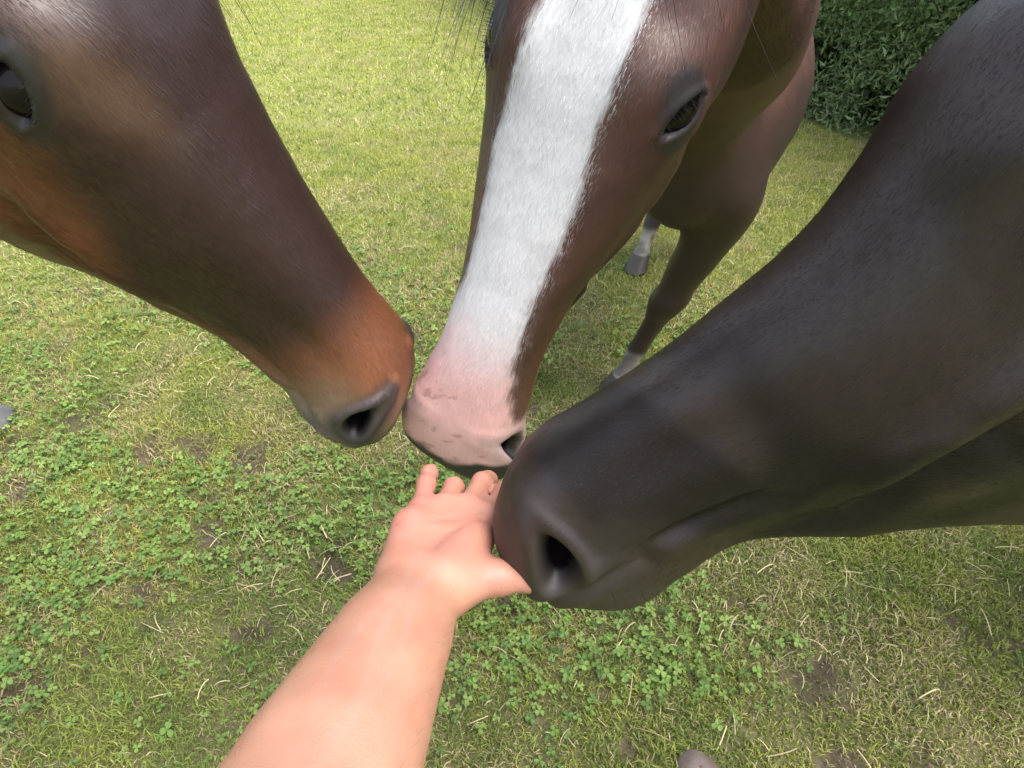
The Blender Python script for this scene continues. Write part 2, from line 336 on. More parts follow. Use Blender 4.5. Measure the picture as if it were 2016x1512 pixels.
# ------------------------------------------------------------------ hedge
def hedge():
    d = HEDGE_B - HEDGE_A; Ln = np.linalg.norm(d); d = d / Ln; nrm = np.array([d[1], -d[0]])      # away from the field
    root = tag(link(bpy.data.objects.new('hedge', None)), 'tall dark green hedge with leafy weeds along its foot', 'hedge')
    root.location = (*((HEDGE_A + HEDGE_B) / 2), 0)
    def place(s, dep, z): return np.stack([HEDGE_A[0] + d[0] * s + nrm[0] * dep - root.location.x, HEDGE_A[1] + d[1] * s + nrm[1] * dep - root.location.y, z], -1)
    r = np.random.default_rng(5)
    def leaves(name, n, zlo, zhi, face, size, cols, elong, seed):
        r = np.random.default_rng(seed)
        s = r.random(n) * (Ln + 3) - 1.5; z = zlo + (zhi - zlo) * r.random(n)
        bulge = face(s, z); dep = bulge + r.random(n) ** 1.6 * .55 - .12 * r.random(n)
        hole = fbm(s * 2.2, z * 2.2, seed, 3); kp = r.random(n) < smooth01(.30, .52, hole) + .12
        s, z, dep = s[kp], z[kp], dep[kp]; n = len(s); P = place(s, dep, z)
        A_ = r.normal(size=(n, 3)); A_[:, 2] -= .3; A_ /= np.linalg.norm(A_, axis=1)[:, None]
        N_ = r.normal(size=(n, 3)) * .7 + np.array([-nrm[0], -nrm[1], .7]); B_ = np.cross(A_, N_); B_ /= np.linalg.norm(B_, axis=1)[:, None] + 1e-9
        N_ = np.cross(A_, B_)
        L = (size * (.6 + .8 * r.random(n)))[:, None]
        V = np.stack([P, P + L * (.5 * A_ + elong * B_) + N_ * L * .12, P + L * A_ - N_ * L * .06, P + L * (.5 * A_ - elong * B_) + N_ * L * .12], 1).reshape(-1, 3)
        b = (np.arange(n) * 4)[:, None]; F = np.concatenate([b + [0, 1, 2], b + [0, 2, 3]], 0)
        u = r.random((n, 1)); c = (cols[0] * (1 - u) + cols[1] * u) * (.7 + .6 * r.random((n, 1)))
        o = mesh_np(name, V, F, M_LEAF, root, smooth=False); vcol(o, 'Col', np.repeat(c, 4, 0)); o['kind'] = 'stuff'
    face_top = lambda s, z: .25 - .35 * smooth01(.5, 1.3, z) + .25 * (fbm(s * 1.1, z * 1.1, 91, 2) - .5)
    leaves('foliage', 110000, .45, 3.0, face_top, .050, (np.array([.095, .165, .060]), np.array([.175, .265, .100])), .26, 201)
    face_low = lambda s, z: .05 + .12 * z + .2 * (fbm(s * 1.8, z * 1.5, 95, 2) - .5)
    leaves('weeds', 95000, .0, .85, face_low, .060, (np.array([.120, .185, .075]), np.array([.22, .285, .120])), .16, 202)
    # solid dark core added to stop light showing through the leaves
    si, zi = np.meshgrid(np.linspace(-1.5, Ln + 1.5, 120), np.linspace(0, 2.85, 34), indexing='ij')
    Vc = []
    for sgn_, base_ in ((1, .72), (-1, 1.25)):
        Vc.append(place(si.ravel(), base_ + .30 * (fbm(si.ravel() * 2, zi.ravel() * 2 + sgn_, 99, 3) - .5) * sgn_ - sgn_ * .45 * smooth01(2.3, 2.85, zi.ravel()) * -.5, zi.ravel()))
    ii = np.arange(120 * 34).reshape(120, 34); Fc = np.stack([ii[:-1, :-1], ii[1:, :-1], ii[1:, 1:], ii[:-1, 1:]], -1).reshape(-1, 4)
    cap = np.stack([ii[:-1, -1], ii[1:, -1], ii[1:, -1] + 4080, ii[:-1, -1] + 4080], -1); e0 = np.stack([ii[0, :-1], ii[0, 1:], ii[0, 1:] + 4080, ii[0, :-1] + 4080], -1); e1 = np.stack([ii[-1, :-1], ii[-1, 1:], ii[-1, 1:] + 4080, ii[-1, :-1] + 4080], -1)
    mesh_np('dark_core', np.concatenate(Vc), np.concatenate([Fc, Fc + 4080, cap, e0, e1]), stone_material('dark_core', (.035, .055, .030)), root)
    # tangled inner branches
    V, F, o_ = [], [], 0
    for k in range(420):
        s = r.random() * Ln; p = place(np.array([s]), np.array([.35 + .5 * r.random()]), np.array([0.0]))[0]; dirv = np.array([r.normal(0, .25), r.normal(0, .25), 1.0]); rad = .006 + .012 * r.random()
        for j in range(5):
            q = p + dirv * (.35 + .25 * r.random()); dirv = dirv + r.normal(0, .35, 3) * [1, 1, .4]
            ax = np.cross(q - p, [1, .3, 0]); ax /= np.linalg.norm(ax); bx = np.cross(q - p, ax); bx /= np.linalg.norm(bx)
            ring = [ax * math.cos(t) + bx * math.sin(t) for t in (0, 2.09, 4.19)]
            V += [p + rad * e for e in ring] + [q + rad * .75 * e for e in ring]
            F += [(o_ + i, o_ + (i + 1) % 3, o_ + 3 + (i + 1) % 3, o_ + 3 + i) for i in range(3)]; o_ += 6; p = q; rad *= .75
    b_ = mesh_np('branches', np.array(V), np.array(F), stone_material('hedge_bark', (.06, .045, .035)), root); b_['kind'] = 'stuff'
hedge()

# ------------------------------------------------------------------ horses
# head in its own frame: x towards the nose, y to the horse's left, z dorsal, poll at the origin (metres)
HEAD = [  # top x,z / bottom x,z / half-widths at 22.5 .. 157.5 degrees round the section
    (.00, .000, .030, -.225, [.038, .062, .076, .082, .080, .064, .036]),
    (.05, .018, .080, -.246, [.050, .078, .084, .084, .084, .070, .040]),
    (.11, .026, .130, -.248, [.058, .090, .093, .088, .083, .066, .036]),
    (.17, .022, .185, -.232, [.054, .087, .092, .084, .073, .055, .030]),
    (.22, .013, .240, -.205, [.046, .074, .084, .082, .066, .045, .026]),
    (.28, .004, .300, -.172, [.037, .060, .071, .070, .056, .036, .022]),
    (.35, -.004, .365, -.147, [.031, .048, .056, .056, .046, .034, .020]),
    (.42, -.010, .430, -.134, [.028, .043, .050, .051, .045, .034, .020]),
    (.48, -.016, .485, -.132, [.030, .047, .055, .056, .051, .040, .024]),
    (.53, -.025, .530, -.141, [.037, .057, .064, .063, .055, .043, .026]),
    (.57, -.041, .562, -.148, [.038, .057, .064, .062, .054, .042, .026]),
    (.595, -.062, .583, -.143, [.032, .049, .055, .053, .046, .036, .022]),
    (.609, -.088, .597, -.131, [.017, .028, .033, .033, .028, .021, .012]),
]
RIGHT_HEAD = [list(r) for r in HEAD]       # heavier forehead and chin
for k, dT in {1: .020, 2: .036, 3: .026, 4: .010, 8: .004, 9: .010, 10: .012, 11: .012}.items(): RIGHT_HEAD[k][1] += dT
for k, dB in {8: -.014, 9: -.014, 10: -.006}.items(): RIGHT_HEAD[k][3] += dB
MR = 176            # points round each section
def crom(K, n_per):
    K = np.asarray(K, float); out = []; P = np.vstack([2 * K[0] - K[1], K, 2 * K[-1] - K[-2]])
    for i in range(len(K) - 1):
        p0, p1, p2, p3 = P[i:i + 4]; n = n_per[i] if hasattr(n_per, '__len__') else n_per
        t = np.linspace(0, 1, n, endpoint=False)[:, None]
        out.append(.5 * ((2 * p1) + (-p0 + p2) * t + (2 * p0 - 5 * p1 + 4 * p2 - p3) * t ** 2 + (-p0 + 3 * p1 - 3 * p2 + p3) * t ** 3))
    out.append(K[-1:]); return np.vstack(out)
TH = np.linspace(0, 2 * np.pi, MR, endpoint=False); AA = np.where(TH > np.pi, 2 * np.pi - TH, TH); SG = np.where(TH > np.pi, -1.0, 1.0); TT = (1 - np.cos(AA)) / 2
def lateral(w7):
    w = np.r_[0, w7, 0]; ext = np.r_[-w[2], -w[1], w, -w[7], -w[6]]
    f = (AA + np.pi / 4) / (np.pi / 8); j = np.clip(f.astype(int), 1, 10); u = f - j
    p0, p1, p2, p3 = ext[j - 1], ext[j], ext[j + 1], ext[j + 2]
    return SG * .5 * (2 * p1 + (-p0 + p2) * u + (2 * p0 - 5 * p1 + 4 * p2 - p3) * u * u + (-p0 + 3 * p1 - 3 * p2 + p3) * u ** 3)
def grid_normals(G):
    du = np.gradient(G, axis=0); dv = np.roll(G, -1, 1) - np.roll(G, 1, 1); n = np.cross(du, dv)
    return n / (np.linalg.norm(n, axis=2, keepdims=True) + 1e-12)
EYE = np.array([.165, .088, -.017]); NOS = np.array([.541, .062, -.063])
def bump2(a, b, ra, rb): return np.exp(-(a / ra) ** 2 - (b / rb) ** 2)
def head_detail(G, N, opt, arc):
    """bony and fleshy relief of the head, the same on both sides; returns displacement along N"""
    x, y, z = G[..., 0], np.abs(G[..., 1]), G[..., 2]; D = np.zeros_like(x)
    side = smooth01(.015, .05, y)
    # orbit: brow ridge above, hollow behind and below
    ex, ez = x - EYE[0], z - EYE[2]
    D += .0080 * bump2(ex + .010, ez - .026, .032, .013) * side
    D += .0035 * bump2(ex, ez, .036, .028) * side
    D -= .0060 * bump2(ex + .055, ez - .035, .022, .018) * side       # salt cellar
    D += .0035 * bump2(ex - .004, ez + .026, .028, .010) * side        # lower lid fold
    # eyelid slit
    ca, sa = math.cos(opt['lang']), math.sin(opt['lang']); a = ex * ca - ez * sa; b = ex * sa + ez * ca
    el_, eh_ = opt['lid']; hgt = eh_ * (1 - np.clip(np.abs(a) / el_, 0, 1) ** 2); inn = smooth01(.0018, -.0018, np.abs(b + .001) - hgt) * side * (np.abs(a) < el_)
    D += .0022 * np.exp(-((np.abs(b + .001) - hgt - .0040) / .003) ** 2) * (np.abs(a) < el_ + .004) * side
    D -= .0120 * inn
    # facial crest and cheek
    t = np.clip((x - .20) / .14, 0, 1); zc = -.078 - .022 * t
    D += .0060 * opt['crest'] * np.exp(-((z - zc) / .012) ** 2) * smooth01(.17, .21, x) * smooth01(.36, .30, x) * side
    D -= .0070 * opt['crest'] * np.exp(-((z - zc + .024) / .011) ** 2) * smooth01(.16, .23, x) * smooth01(.46, .36, x) * side
    D += .0060 * bump2(x - .12, z + .155, .065, .06) * side             # masseter
    D -= .0030 * np.exp(-((x - .235 - .25 * (z + .15)) / .012) ** 2) * smooth01(-.07, -.10, z) * side
    # hollow beside the nasal bone
    D -= .0035 * bump2(x - .40, z + .045, .07, .014) * side
    # nostril: rim, then pit
    nx, nz = x - NOS[0], z - NOS[2]; cn, sn = math.cos(.95), math.sin(.95); p = nx * cn - nz * sn; q = nx * sn + nz * cn
    q = q - 9.0 * p * p                                            # comma curve
    rr = np.sqrt((p / (.0245 * opt['nos'])) ** 2 + (q / (.0125 * opt['nos'])) ** 2); side2 = smooth01(.012, .026, y)
    D += opt['rim'] * np.exp(-((rr - 1.42) / .42) ** 2) * side2
    D -= .0270 * smooth01(1.12, .45, rr) * side2
    D -= .0030 * bump2(x - .515, z + .055, .02, .02) * side
    # mouth: lip groove, corner, chin
    zm = -.112 + .010 * smooth01(.59, .50, x)
    D -= .0060 * opt['mouth'] * np.exp(-((z - zm) / .0036) ** 2) * smooth01(.488, .512, x)
    D += .0030 * np.exp(-((z - zm - .010) / .007) ** 2) * smooth01(.50, .53, x)
    D += .0030 * np.exp(-((z - zm + .010) / .006) ** 2) * smooth01(.50, .53, x)
    D -= .0055 * bump2(x - .488, z - zm, .012, .010) * side
    D += .0050 * bump2(x - .53, z + .140, .028, .016)
    zg = -.088 - .05 * (x - .38); D -= .0045 * np.exp(-((z - zg) / .0045) ** 2) * smooth01(.36, .40, x) * smooth01(.50, .46, x) * side
    D += .0030 * np.exp(-((z - zg + .012) / .008) ** 2) * smooth01(.36, .40, x) * smooth01(.50, .46, x) * side
    # veins on the cheek and soft unevenness
    zv = -.115 + .03 * np.sin((x - .2) * 16)
    D += .0016 * np.exp(-((z - zv) / .004) ** 2) * smooth01(.18, .22, x) * smooth01(.46, .40, x) * side
    D += .0018 * (fbm(x * 14 + 3, arc * 18 + 9, opt['seed'], 2) - .5) + .0008 * (fbm(x * 60, arc * 80, opt['seed'] + 4, 2) - .5)
    return D
XK = [.1, .35, .57]
def warp(P, q):
    P = np.array(P, float); x = P[..., 0].copy()
    P[..., 2] *= np.interp(x, XK, 1 + np.array(q[:3])); P[..., 1] *= np.interp(x, XK, 1 + np.array(q[3:6]))
    P[..., 0] = np.where(x > .15, .15 + (x - .15) * (q[6] if len(q) > 6 else 1.0), x); return P

TRUNK = [  # forward, height of back / forward, height of belly / half-width
    (.10, 1.36, .44, 1.00, .150), (-.04, 1.38, .32, .80, .205), (-.17, 1.34, .04, .70, .245), (-.46, 1.28, -.42, .67, .285),
    (-.76, 1.31, -.76, .75, .270), (-1.01, 1.35, -1.06, .84, .245), (-1.22, 1.27, -1.26, .88, .200), (-1.34, 1.15, -1.35, .97, .110), (-1.375, 1.10, -1.375, 1.03, .035)]
ELL = np.sin(np.radians(np.arange(22.5, 170, 22.5)))
FORELEG = [(1.00, .00, .060, .080), (.86, .01, .072, .095), (.74, -.02, .062, .078), (.60, -.02, .046, .056), (.50, -.015, .038, .043), (.45, -.01, .042, .044), (.40, -.01, .036, .038), (.34, -.015, .026, .030),
           (.24, -.015, .025, .030), (.185, -.01, .032, .037), (.15, .005, .030, .033), (.11, .025, .029, .032), (.085, .035, .036, .040), (.078, .037, .041, .046), (.035, .055, .050, .058), (.004, .068, .056, .066)]
HINDLEG = [(1.08, .05, .10, .17), (.92, .07, .105, .16), (.80, .08, .080, .12), (.68, .00, .060, .075), (.58, -.09, .042, .052), (.52, -.13, .044, .060), (.46, -.12, .038, .050), (.38, -.10, .029, .036),
           (.26, -.085, .028, .034), (.19, -.075, .034, .040), (.15, -.055, .031, .034), (.11, -.03, .030, .033), (.085, -.015, .037, .041), (.078, -.012, .042, .047), (.035, .008, .050, .058), (.004, .022, .056, .066)]
def tube(stations, segs=24, per=5):
    """stations (x,y,z,rx,ry,fx,fy): vertical limb with elliptic sections; capped"""
    S = crom(stations, per); a = np.linspace(0, 2 * np.pi, segs, endpoint=False)
    G = np.zeros((len(S), segs, 3))
    for i, s in enumerate(S):
        f = np.array([s[5], s[6]]); f = f / np.linalg.norm(f); l = np.array([-f[1], f[0]])
        G[i, :, 0] = s[0] + s[4] * np.cos(a) * f[0] + s[3] * np.sin(a) * l[0]; G[i, :, 1] = s[1] + s[4] * np.cos(a) * f[1] + s[3] * np.sin(a) * l[1]; G[i, :, 2] = s[2]
    return G
def grid_faces(n, m, off=0):
    i = np.arange(n - 1)[:, None] * m; j = np.arange(m)[None, :]; jn = (j + 1) % m
    return (np.stack([i + j, i + jn, i + m + jn, i + m + j], -1).reshape(-1, 4) + off)
def closed_grid_mesh(name, G):
    n, m, _ = G.shape; V = np.vstack([G.reshape(-1, 3), G[0].mean(0), G[-1].mean(0)])
    F = grid_faces(n, m); j = np.arange(m); jn = (j + 1) % m
    me = bpy.data.meshes.new(name)
    faces = F.tolist() + [[n * m, b, a] for a, b in zip(j.tolist(), jn.tolist())] + [[n * m + 1, (n - 1) * m + a, (n - 1) * m + b] for a, b in zip(j.tolist(), jn.tolist())]
    me.from_pydata(V.tolist(), [], faces); me.update(); return me
def ear_grid(base, fwd, left, upd, sgn):
    """a cupped pony ear, closed shell; base..tip along upd"""
    st = [(0.0, .026, .022), (.03, .030, .021), (.07, .028, .016), (.105, .018, .010), (.13, .008, .005), (.138, .002, .002)]
    S = crom(st, 5); a = np.linspace(0, 2 * np.pi, 28, endpoint=False); G = np.zeros((len(S), 28, 3))
    for i, (h, w, d) in enumerate(S):
        lean = left * sgn * h * .25 - fwd * h * h * 1.2
        cx = np.cos(a); cy = np.sin(a); dd = np.where(cy > 0, cy * d * -.35, cy * d)       # open side cupped inwards
        G[i] = base + upd * h + lean + np.outer(cx * w, left) + np.outer(-dd, fwd)
    return G
def hair_strands(name, roots, dirs, length, mat, parent, width=.004, segs=7, gravity=.5, seed=0, spread=.25):
    r = np.random.default_rng(seed); n = len(roots); V = []; P = np.array(roots, float); d = np.array(dirs, float) + r.normal(0, spread, (n, 3)); d /= np.linalg.norm(d, axis=1)[:, None]
    L = length * (.65 + .5 * r.random(n)); w0 = width * (.5 + r.random(n)); sx = r.normal(size=(n, 3)); sx = np.cross(sx, d); sx /= np.linalg.norm(sx, axis=1)[:, None]
    for s in range(segs):
        w = (w0 * (1 - (s / (segs - 1)) ** 1.5) + .0004)[:, None]
        V += [P - sx * w, P + sx * w]
        d = d + np.array([0, 0, -gravity / segs * 2]) + r.normal(0, .05, (n, 3)); d /= np.linalg.norm(d, axis=1)[:, None]
        P = P + d * (L / (segs - 1))[:, None]
    V = np.stack(V, 1).reshape(-1, 3); b = (np.arange(n) * 2 * segs)[:, None]
    F = np.concatenate([b + [2 * s, 2 * s + 1, 2 * s + 3, 2 * s + 2] for s in range(segs - 1)], 0)
    return mesh_np(name, V, F, mat, parent)
def fine_hairs(name, polylines, radius, mat, parent):
    V, F, o_ = [], [], 0
    for pl in polylines:
        P = crom(np.array(pl), 4); n = len(P)
        for k, p in enumerate(P):
            d = P[min(k + 1, n - 1)] - P[max(k - 1, 0)]; d /= np.linalg.norm(d) + 1e-12; a = np.cross(d, [.31, .52, .79]); a /= np.linalg.norm(a); b = np.cross(d, a); rad = radius * (1 - .85 * k / (n - 1))
            V += [p + rad * (a * math.cos(t) + b * math.sin(t)) for t in (0, 2.094, 4.189)]
            if k: F += [(o_ + i, o_ + (i + 1) % 3, o_ + 3 + (i + 1) % 3, o_ + 3 + i) for i in range(3)]; o_ += 3
        o_ += 3
    return mesh_np(name, np.array(V), np.array(F), mat, parent)

def build_horse(spec):
    global EYE, NOS
    NOS = np.array(spec.get('nosp', [.541, .062, -.063]))
    EYE = np.array(spec.get('eye', [.165, .088, -.017])); eyeL, eyeH = spec.get('lid', (.024, .0080))
    R, t, s, q = np.array(spec['R']), np.array(spec['t']), spec['s'], spec['q']
    opt = dict(nos=spec.get('nos', 1.0), seed=spec['seed'], lid=(eyeL, eyeH), lang=spec.get('lidang', .42), rim=spec.get('rim', .004), mouth=spec.get('mouth', 1.0), crest=spec.get('crest', 1.0))
    rows = [[a, b, c, d] + list(np.array(w)) for a, b, c, d, w in spec.get('head', HEAD)]
    HR = crom(rows, [16, 20, 22, 22, 22, 18, 16, 16, 18, 18, 14, 8])
    G = np.zeros((len(HR), MR, 3))
    for i, r in enumerate(HR):
        G[i, :, 0] = r[0] + TT * (r[2] - r[0]); G[i, :, 2] = r[1] + TT * (r[3] - r[1]); G[i, :, 1] = lateral(r[4:])
    C0 = G.copy()                                               # canonical, undisplaced
    N = grid_normals(G); cen = G.mean(1, keepdims=True)
    if ((G - cen) * N).sum(2)[len(G) // 2].mean() < 0: N = -N
    pr_ = np.linalg.norm(np.roll(G, -1, 1) - G, axis=2); arc_ = np.cumsum(pr_, 1) - pr_; arc_ = arc_ * SG[None, :] + np.where(SG > 0, 0, 1)[None, :] * pr_.sum(1, keepdims=True)
    G = G + N * (head_detail(G, N, opt, arc_) * smooth01(-.02, .03, G[..., 0]))[..., None]
    Gc = warp(G, q)
    toW = lambda P: (np.asarray(P) * s) @ R.T + t
    HW = toW(Gc)
    # neck and trunk sections in the world
    hd = np.array([math.cos(spec['yaw']), math.sin(spec['yaw']), 0.0]); lf = np.array([-hd[1], hd[0], 0.0]); W0 = np.array([*spec['withers'], 0.0]); bs = spec['bscale']
    def bodyp(f, h): return W0 + hd * f * bs + np.array([0, 0, h * bs])
    keys = []
    def headkey(k):
        a, b, c, d, w = spec.get('head', HEAD)[k]; P = warp(np.array([[a, 0, b], [c, 0, d]]), q); P = toW(P)
        wy = np.array(w) * np.interp(a, XK, 1 + np.array(q[3:6])) * s
        return np.r_[P[0], P[1], R[:, 1], wy]
    k1, k0 = headkey(1), headkey(0)
    trunk = [np.r_[bodyp(a, b), bodyp(c, d), lf, ELL * w * bs * np.array([.62, .86, .98, 1.0, 1.0, .98, .9])] for a, b, c, d, w in TRUNK]
    nk = trunk[0]; mids = []
    for u, wmul, (dt, db) in spec['neck']:
        T = k0[:3] * (1 - u) + nk[:3] * u + np.array(dt); B = k0[3:6] * (1 - u) + nk[3:6] * u + np.array(db)
        L = k0[6:9] * (1 - u) + nk[6:9] * u; L /= np.linalg.norm(L); mids.append(np.r_[T, B, L, ELL * wmul * np.array([.75, .95, 1, 1, 1, .95, .85])])
    K = np.array([k0] + mids + trunk); pre = k1
    P = np.vstack([pre, K, 2 * K[-1] - K[-2]]); out = []; npers = [26] * (len(mids) + 1) + [12] * (len(trunk) - 1)
    for i in range(len(K) - 1):
        p0, p1, p2, p3 = P[i:i + 4]; tt = np.linspace(0, 1, npers[i], endpoint=False)[:, None]
        out.append(.5 * ((2 * p1) + (-p0 + p2) * tt + (2 * p0 - 5 * p1 + 4 * p2 - p3) * tt ** 2 + (-p0 + 3 * p1 - 3 * p2 + p3) * tt ** 3))
    NR = np.vstack(out + [K[-1:]])[1:]
    NB = np.zeros((len(NR), MR, 3))
    for i, r in enumerate(NR):
        L = r[6:9] / np.linalg.norm(r[6:9]); NB[i] = r[:3] + TT[:, None] * (r[3:6] - r[:3]) + lateral(np.maximum(r[9:], .002))[:, None] * L
    # muscle unevenness on neck and shoulder
    NN = grid_normals(NB); cen = NB.mean(1, keepdims=True); NN = NN * np.sign(((NB - cen) * NN).sum(2).mean())
    arc = np.linspace(0, 1, len(NR))[:, None]
    NB = NB + NN * ((.018 * (fbm(NB[..., 0] * 5 + NB[..., 1] * 4, NB[..., 2] * 6 + 3, opt['seed'] + 9, 3) - .5)) * smooth01(0, .08, arc))[..., None]
    G3 = np.concatenate([HW[::-1], NB], 0)
    nH = len(HW)
    # flow coordinates (metres along, metres round)
    mid = G3.mean(1); al = np.r_[0, np.cumsum(np.linalg.norm(np.diff(mid, axis=0), axis=1))]
    per = np.linalg.norm(np.roll(G3, -1, 1) - G3, axis=2); ar = np.cumsum(per, 1) - per; ar = np.minimum(ar, ar[:, -1:] + per[:, -1:] - ar)
    flow = np.stack([np.repeat(al[:, None], MR, 1), ar, np.zeros_like(ar)], -1).reshape(-1, 3)
    me = closed_grid_mesh(spec['name'], G3); ob = bpy.data.objects.new(spec['name'], me); link(ob)
    # legs and ears, fused into the same skin
    shells = []
    for (f, side, prof, key) in ((.17, 1, FORELEG, 'fl'), (.17, -1, FORELEG, 'fr'), (-1.08, 1, HINDLEG, 'hl'), (-1.08, -1, HINDLEG, 'hr')):
        foot = spec.get('feet', {}).get(key); lat = .115 if prof is FORELEG else .13
        top = bodyp(f, 0) + lf * side * lat * bs; st = []; top = top + np.array([spec.get('topshift', {}).get(key, 0.0), 0, 0]); lk = spec.get('legk', 1.0)
        for (h, dx, rx, ry) in prof:
            u = 1 - h / .80; u = np.clip(u, 0, 1)
            base = top + hd * dx * bs
            if foot is not None: base = base + (np.array([*foot, 0]) - top) * u
            g_ = 1 + (lk - 1) * float(smooth01(.12, .30, h)) * float(smooth01(1.0, .8, h)); st.append((base[0], base[1], h * bs, rx * bs * g_, ry * bs * g_, hd[0], hd[1]))
        shells.append(tube(st[::-1], 28, 5))
    for sg in (1, -1):
        b = toW(warp(np.array([[-.005, .055 * sg, -.018]]), q))[0]
        shells.append(ear_grid(b, R @ np.array([.25, 0, .97]), R[:, 1], R @ np.array([-.93, 0, .36]), sg))
    import bmesh
    bm = bmesh.new()
    for Gs in shells:
        m2 = closed_grid_mesh('tmp', Gs); bm.from_mesh(m2); bpy.data.meshes.remove(m2)
    bmesh.ops.recalc_face_normals(bm, faces=bm.faces)
    lm = bpy.data.meshes.new('limbs'); bm.to_mesh(lm); bm.free(); lo = bpy.data.objects.new('limbs', lm); link(lo)
    bm = bmesh.new(); bm.from_mesh(me); bmesh.ops.recalc_face_normals(bm, faces=bm.faces); bm.to_mesh(me); bm.free()
    md = ob.modifiers.new('u', 'BOOLEAN'); md.operation = 'UNION'; md.object = lo; md.solver = spec.get('solver', 'MANIFOLD')
    dg = bpy.context.evaluated_depsgraph_get(); res = bpy.data.meshes.new_from_object(ob.evaluated_get(dg)); ob.modifiers.clear()
    ok = len(res.vertices) > len(me.vertices) * .9
    if ok: ob.data = res; me = res
    bpy.data.objects.remove(lo)
    nv = len(me.vertices); P = np.zeros(nv * 3, np.float32); me.vertices.foreach_get('co', P); P = P.reshape(-1, 3).astype(float)
    # soften the seams of the legs
    ed = np.zeros(len(me.edges) * 2, np.int32); me.edges.foreach_get('vertices', ed); ed = ed.reshape(-1, 2)
    hz = P[:, 2] / bs; along = (P[:, :2] - W0[:2]) @ hd[:2] / bs
    msk = ((hz > .62) & (hz < 1.05) & (((along > -.1) & (along < .42)) | ((along < -.8))) ).astype(float)[:, None] * .6
    dh = np.linalg.norm(P - toW([[.3, 0, -.1]]), axis=1); msk[dh < .55] = 0
    for _ in range(14):
        acc = np.zeros_like(P); cnt = np.zeros(nv)
        np.add.at(acc, ed[:, 0], P[ed[:, 1]]); np.add.at(acc, ed[:, 1], P[ed[:, 0]]); np.add.at(cnt, ed.ravel(), 1)
        P = P + msk * (acc / np.maximum(cnt, 1)[:, None] - P)
    me.vertices.foreach_set('co', P.astype(np.float32).ravel())
    # attributes by nearest original skin point
    src = np.vstack([G3.reshape(-1, 3)]); kd = KDTree(len(src))
    for i, p in enumerate(src): kd.insert(p, i)
    kd.balance(); near = np.empty(nv, int); dist = np.empty(nv)
    for i in range(nv):
        _, j, dd = kd.find(P[i]); near[i] = j; dist[i] = dd
    fl = flow[near].copy(); leg = dist > .012
    fl[leg] = np.stack([P[leg, 2], P[leg, 0] + P[leg, 1], np.zeros(leg.sum())], -1)
    canon = np.concatenate([C0[::-1].reshape(-1, 3), np.full((NB.shape[0] * MR, 3), np.nan)])[near]
    hl = ((P - t) / s) @ R                                  # head coordinates for everything else
    ishead = ~np.isnan(canon[:, 0]) & ~leg
    X = np.where(ishead[:, None], np.nan_to_num(canon), np.c_[np.minimum(hl[:, 0], -.001), hl[:, 1:]])
    col, mark, markc, skin = spec['paint'](X, P, ishead, P[:, 2] / bs)
    me.materials.clear(); me.materials.append(spec['mat'])
    me.polygons.foreach_set('use_smooth', np.ones(len(me.polygons), bool))
    ob.data.name = spec['name']
    vcol(ob, 'Col', col); vcol(ob, 'Mark', markc); vvec(ob, 'flow', fl); vfloat(ob, 'skin', skin); vfloat(ob, 'mark', mark); me.update()
    tag(ob, spec['label'], 'horse', 'horses gathered round the hand')
    # short coat hair lying along the flow, on the head and the front of the neck
    nrow = min(nH + 40, G3.shape[0] - 1); A4 = np.linalg.norm(np.cross(G3[1:nrow + 1] - G3[:nrow], np.roll(G3, -1, 1)[:nrow] - G3[:nrow]), axis=2)
    rh = np.random.default_rng(spec['seed'] + 50); pc = A4.ravel() / A4.sum(); nh = spec.get('hairs', 130000)
    cell = rh.choice(len(pc), nh, p=pc); ci, cj = cell // MR, cell % MR; fu, fv = rh.random((nh, 1)), rh.random((nh, 1)); cn = (cj + 1) % MR
    root_ = (G3[ci, cj] * (1 - fu) + G3[ci + 1, cj] * fu) * (1 - fv) + (G3[ci, cn] * (1 - fu) + G3[ci + 1, cn] * fu) * fv
    along_ = G3[ci, cj] - G3[ci + 1, cj]; along_ /= np.linalg.norm(along_, axis=1)[:, None] + 1e-12
    nn = grid_normals(G3); nn = nn * np.sign(((G3 - G3.mean(1, keepdims=True)) * nn).sum(2).mean()); nrm_ = nn[ci, cj]; across = np.cross(nrm_, along_)
    gx = np.concatenate([C0[::-1], np.full((NB.shape[0], MR, 3), -.001)], 0)[ci, cj]; hcol, hmark, hmc, hskin = spec['paint'](gx, root_, ci < nH, np.full(nh, 1.0))
    hmark = hmark + rh.normal(0, .32, nh); hc = lerp(hcol, hmc, smooth01(-1.3, 1.3, hmark)) * (spec.get('hairvar', (.80, .42))[0] + spec.get('hairvar', (.80, .42))[1] * rh.random((nh, 1)))
    keep = (rh.random(nh) > hskin * .93) & (nostril_mask(gx) + 9 * (ci >= nH) > 1.5) & (eye_mask(gx) + 9 * (ci >= nH) > .95)
    root_, along_, nrm_, across, hc = root_[keep], along_[keep], nrm_[keep], across[keep], hc[keep]; nh = len(root_)
    L = spec.get('hairlen', 1.0) * (.0045 + .0045 * rh.random((nh, 1))) * (1 - .5 * hskin[keep][:, None]); d = along_ + nrm_ * (.10 + .14 * rh.random((nh, 1))) + across * rh.normal(0, .16, (nh, 1)); w = .00016 + .00010 * rh.random((nh, 1))
    HV = np.stack([root_ - across * w - nrm_ * .0002, root_ + across * w - nrm_ * .0002, root_ + d * L], 1).reshape(-1, 3)
    ho = mesh_np('coat_hair', HV, np.arange(nh * 3).reshape(-1, 3), spec.get('hairmat', M_COATHAIR), ob); vcol(ho, 'Col', np.repeat(hc, 3, 0)); ho['kind'] = 'stuff'
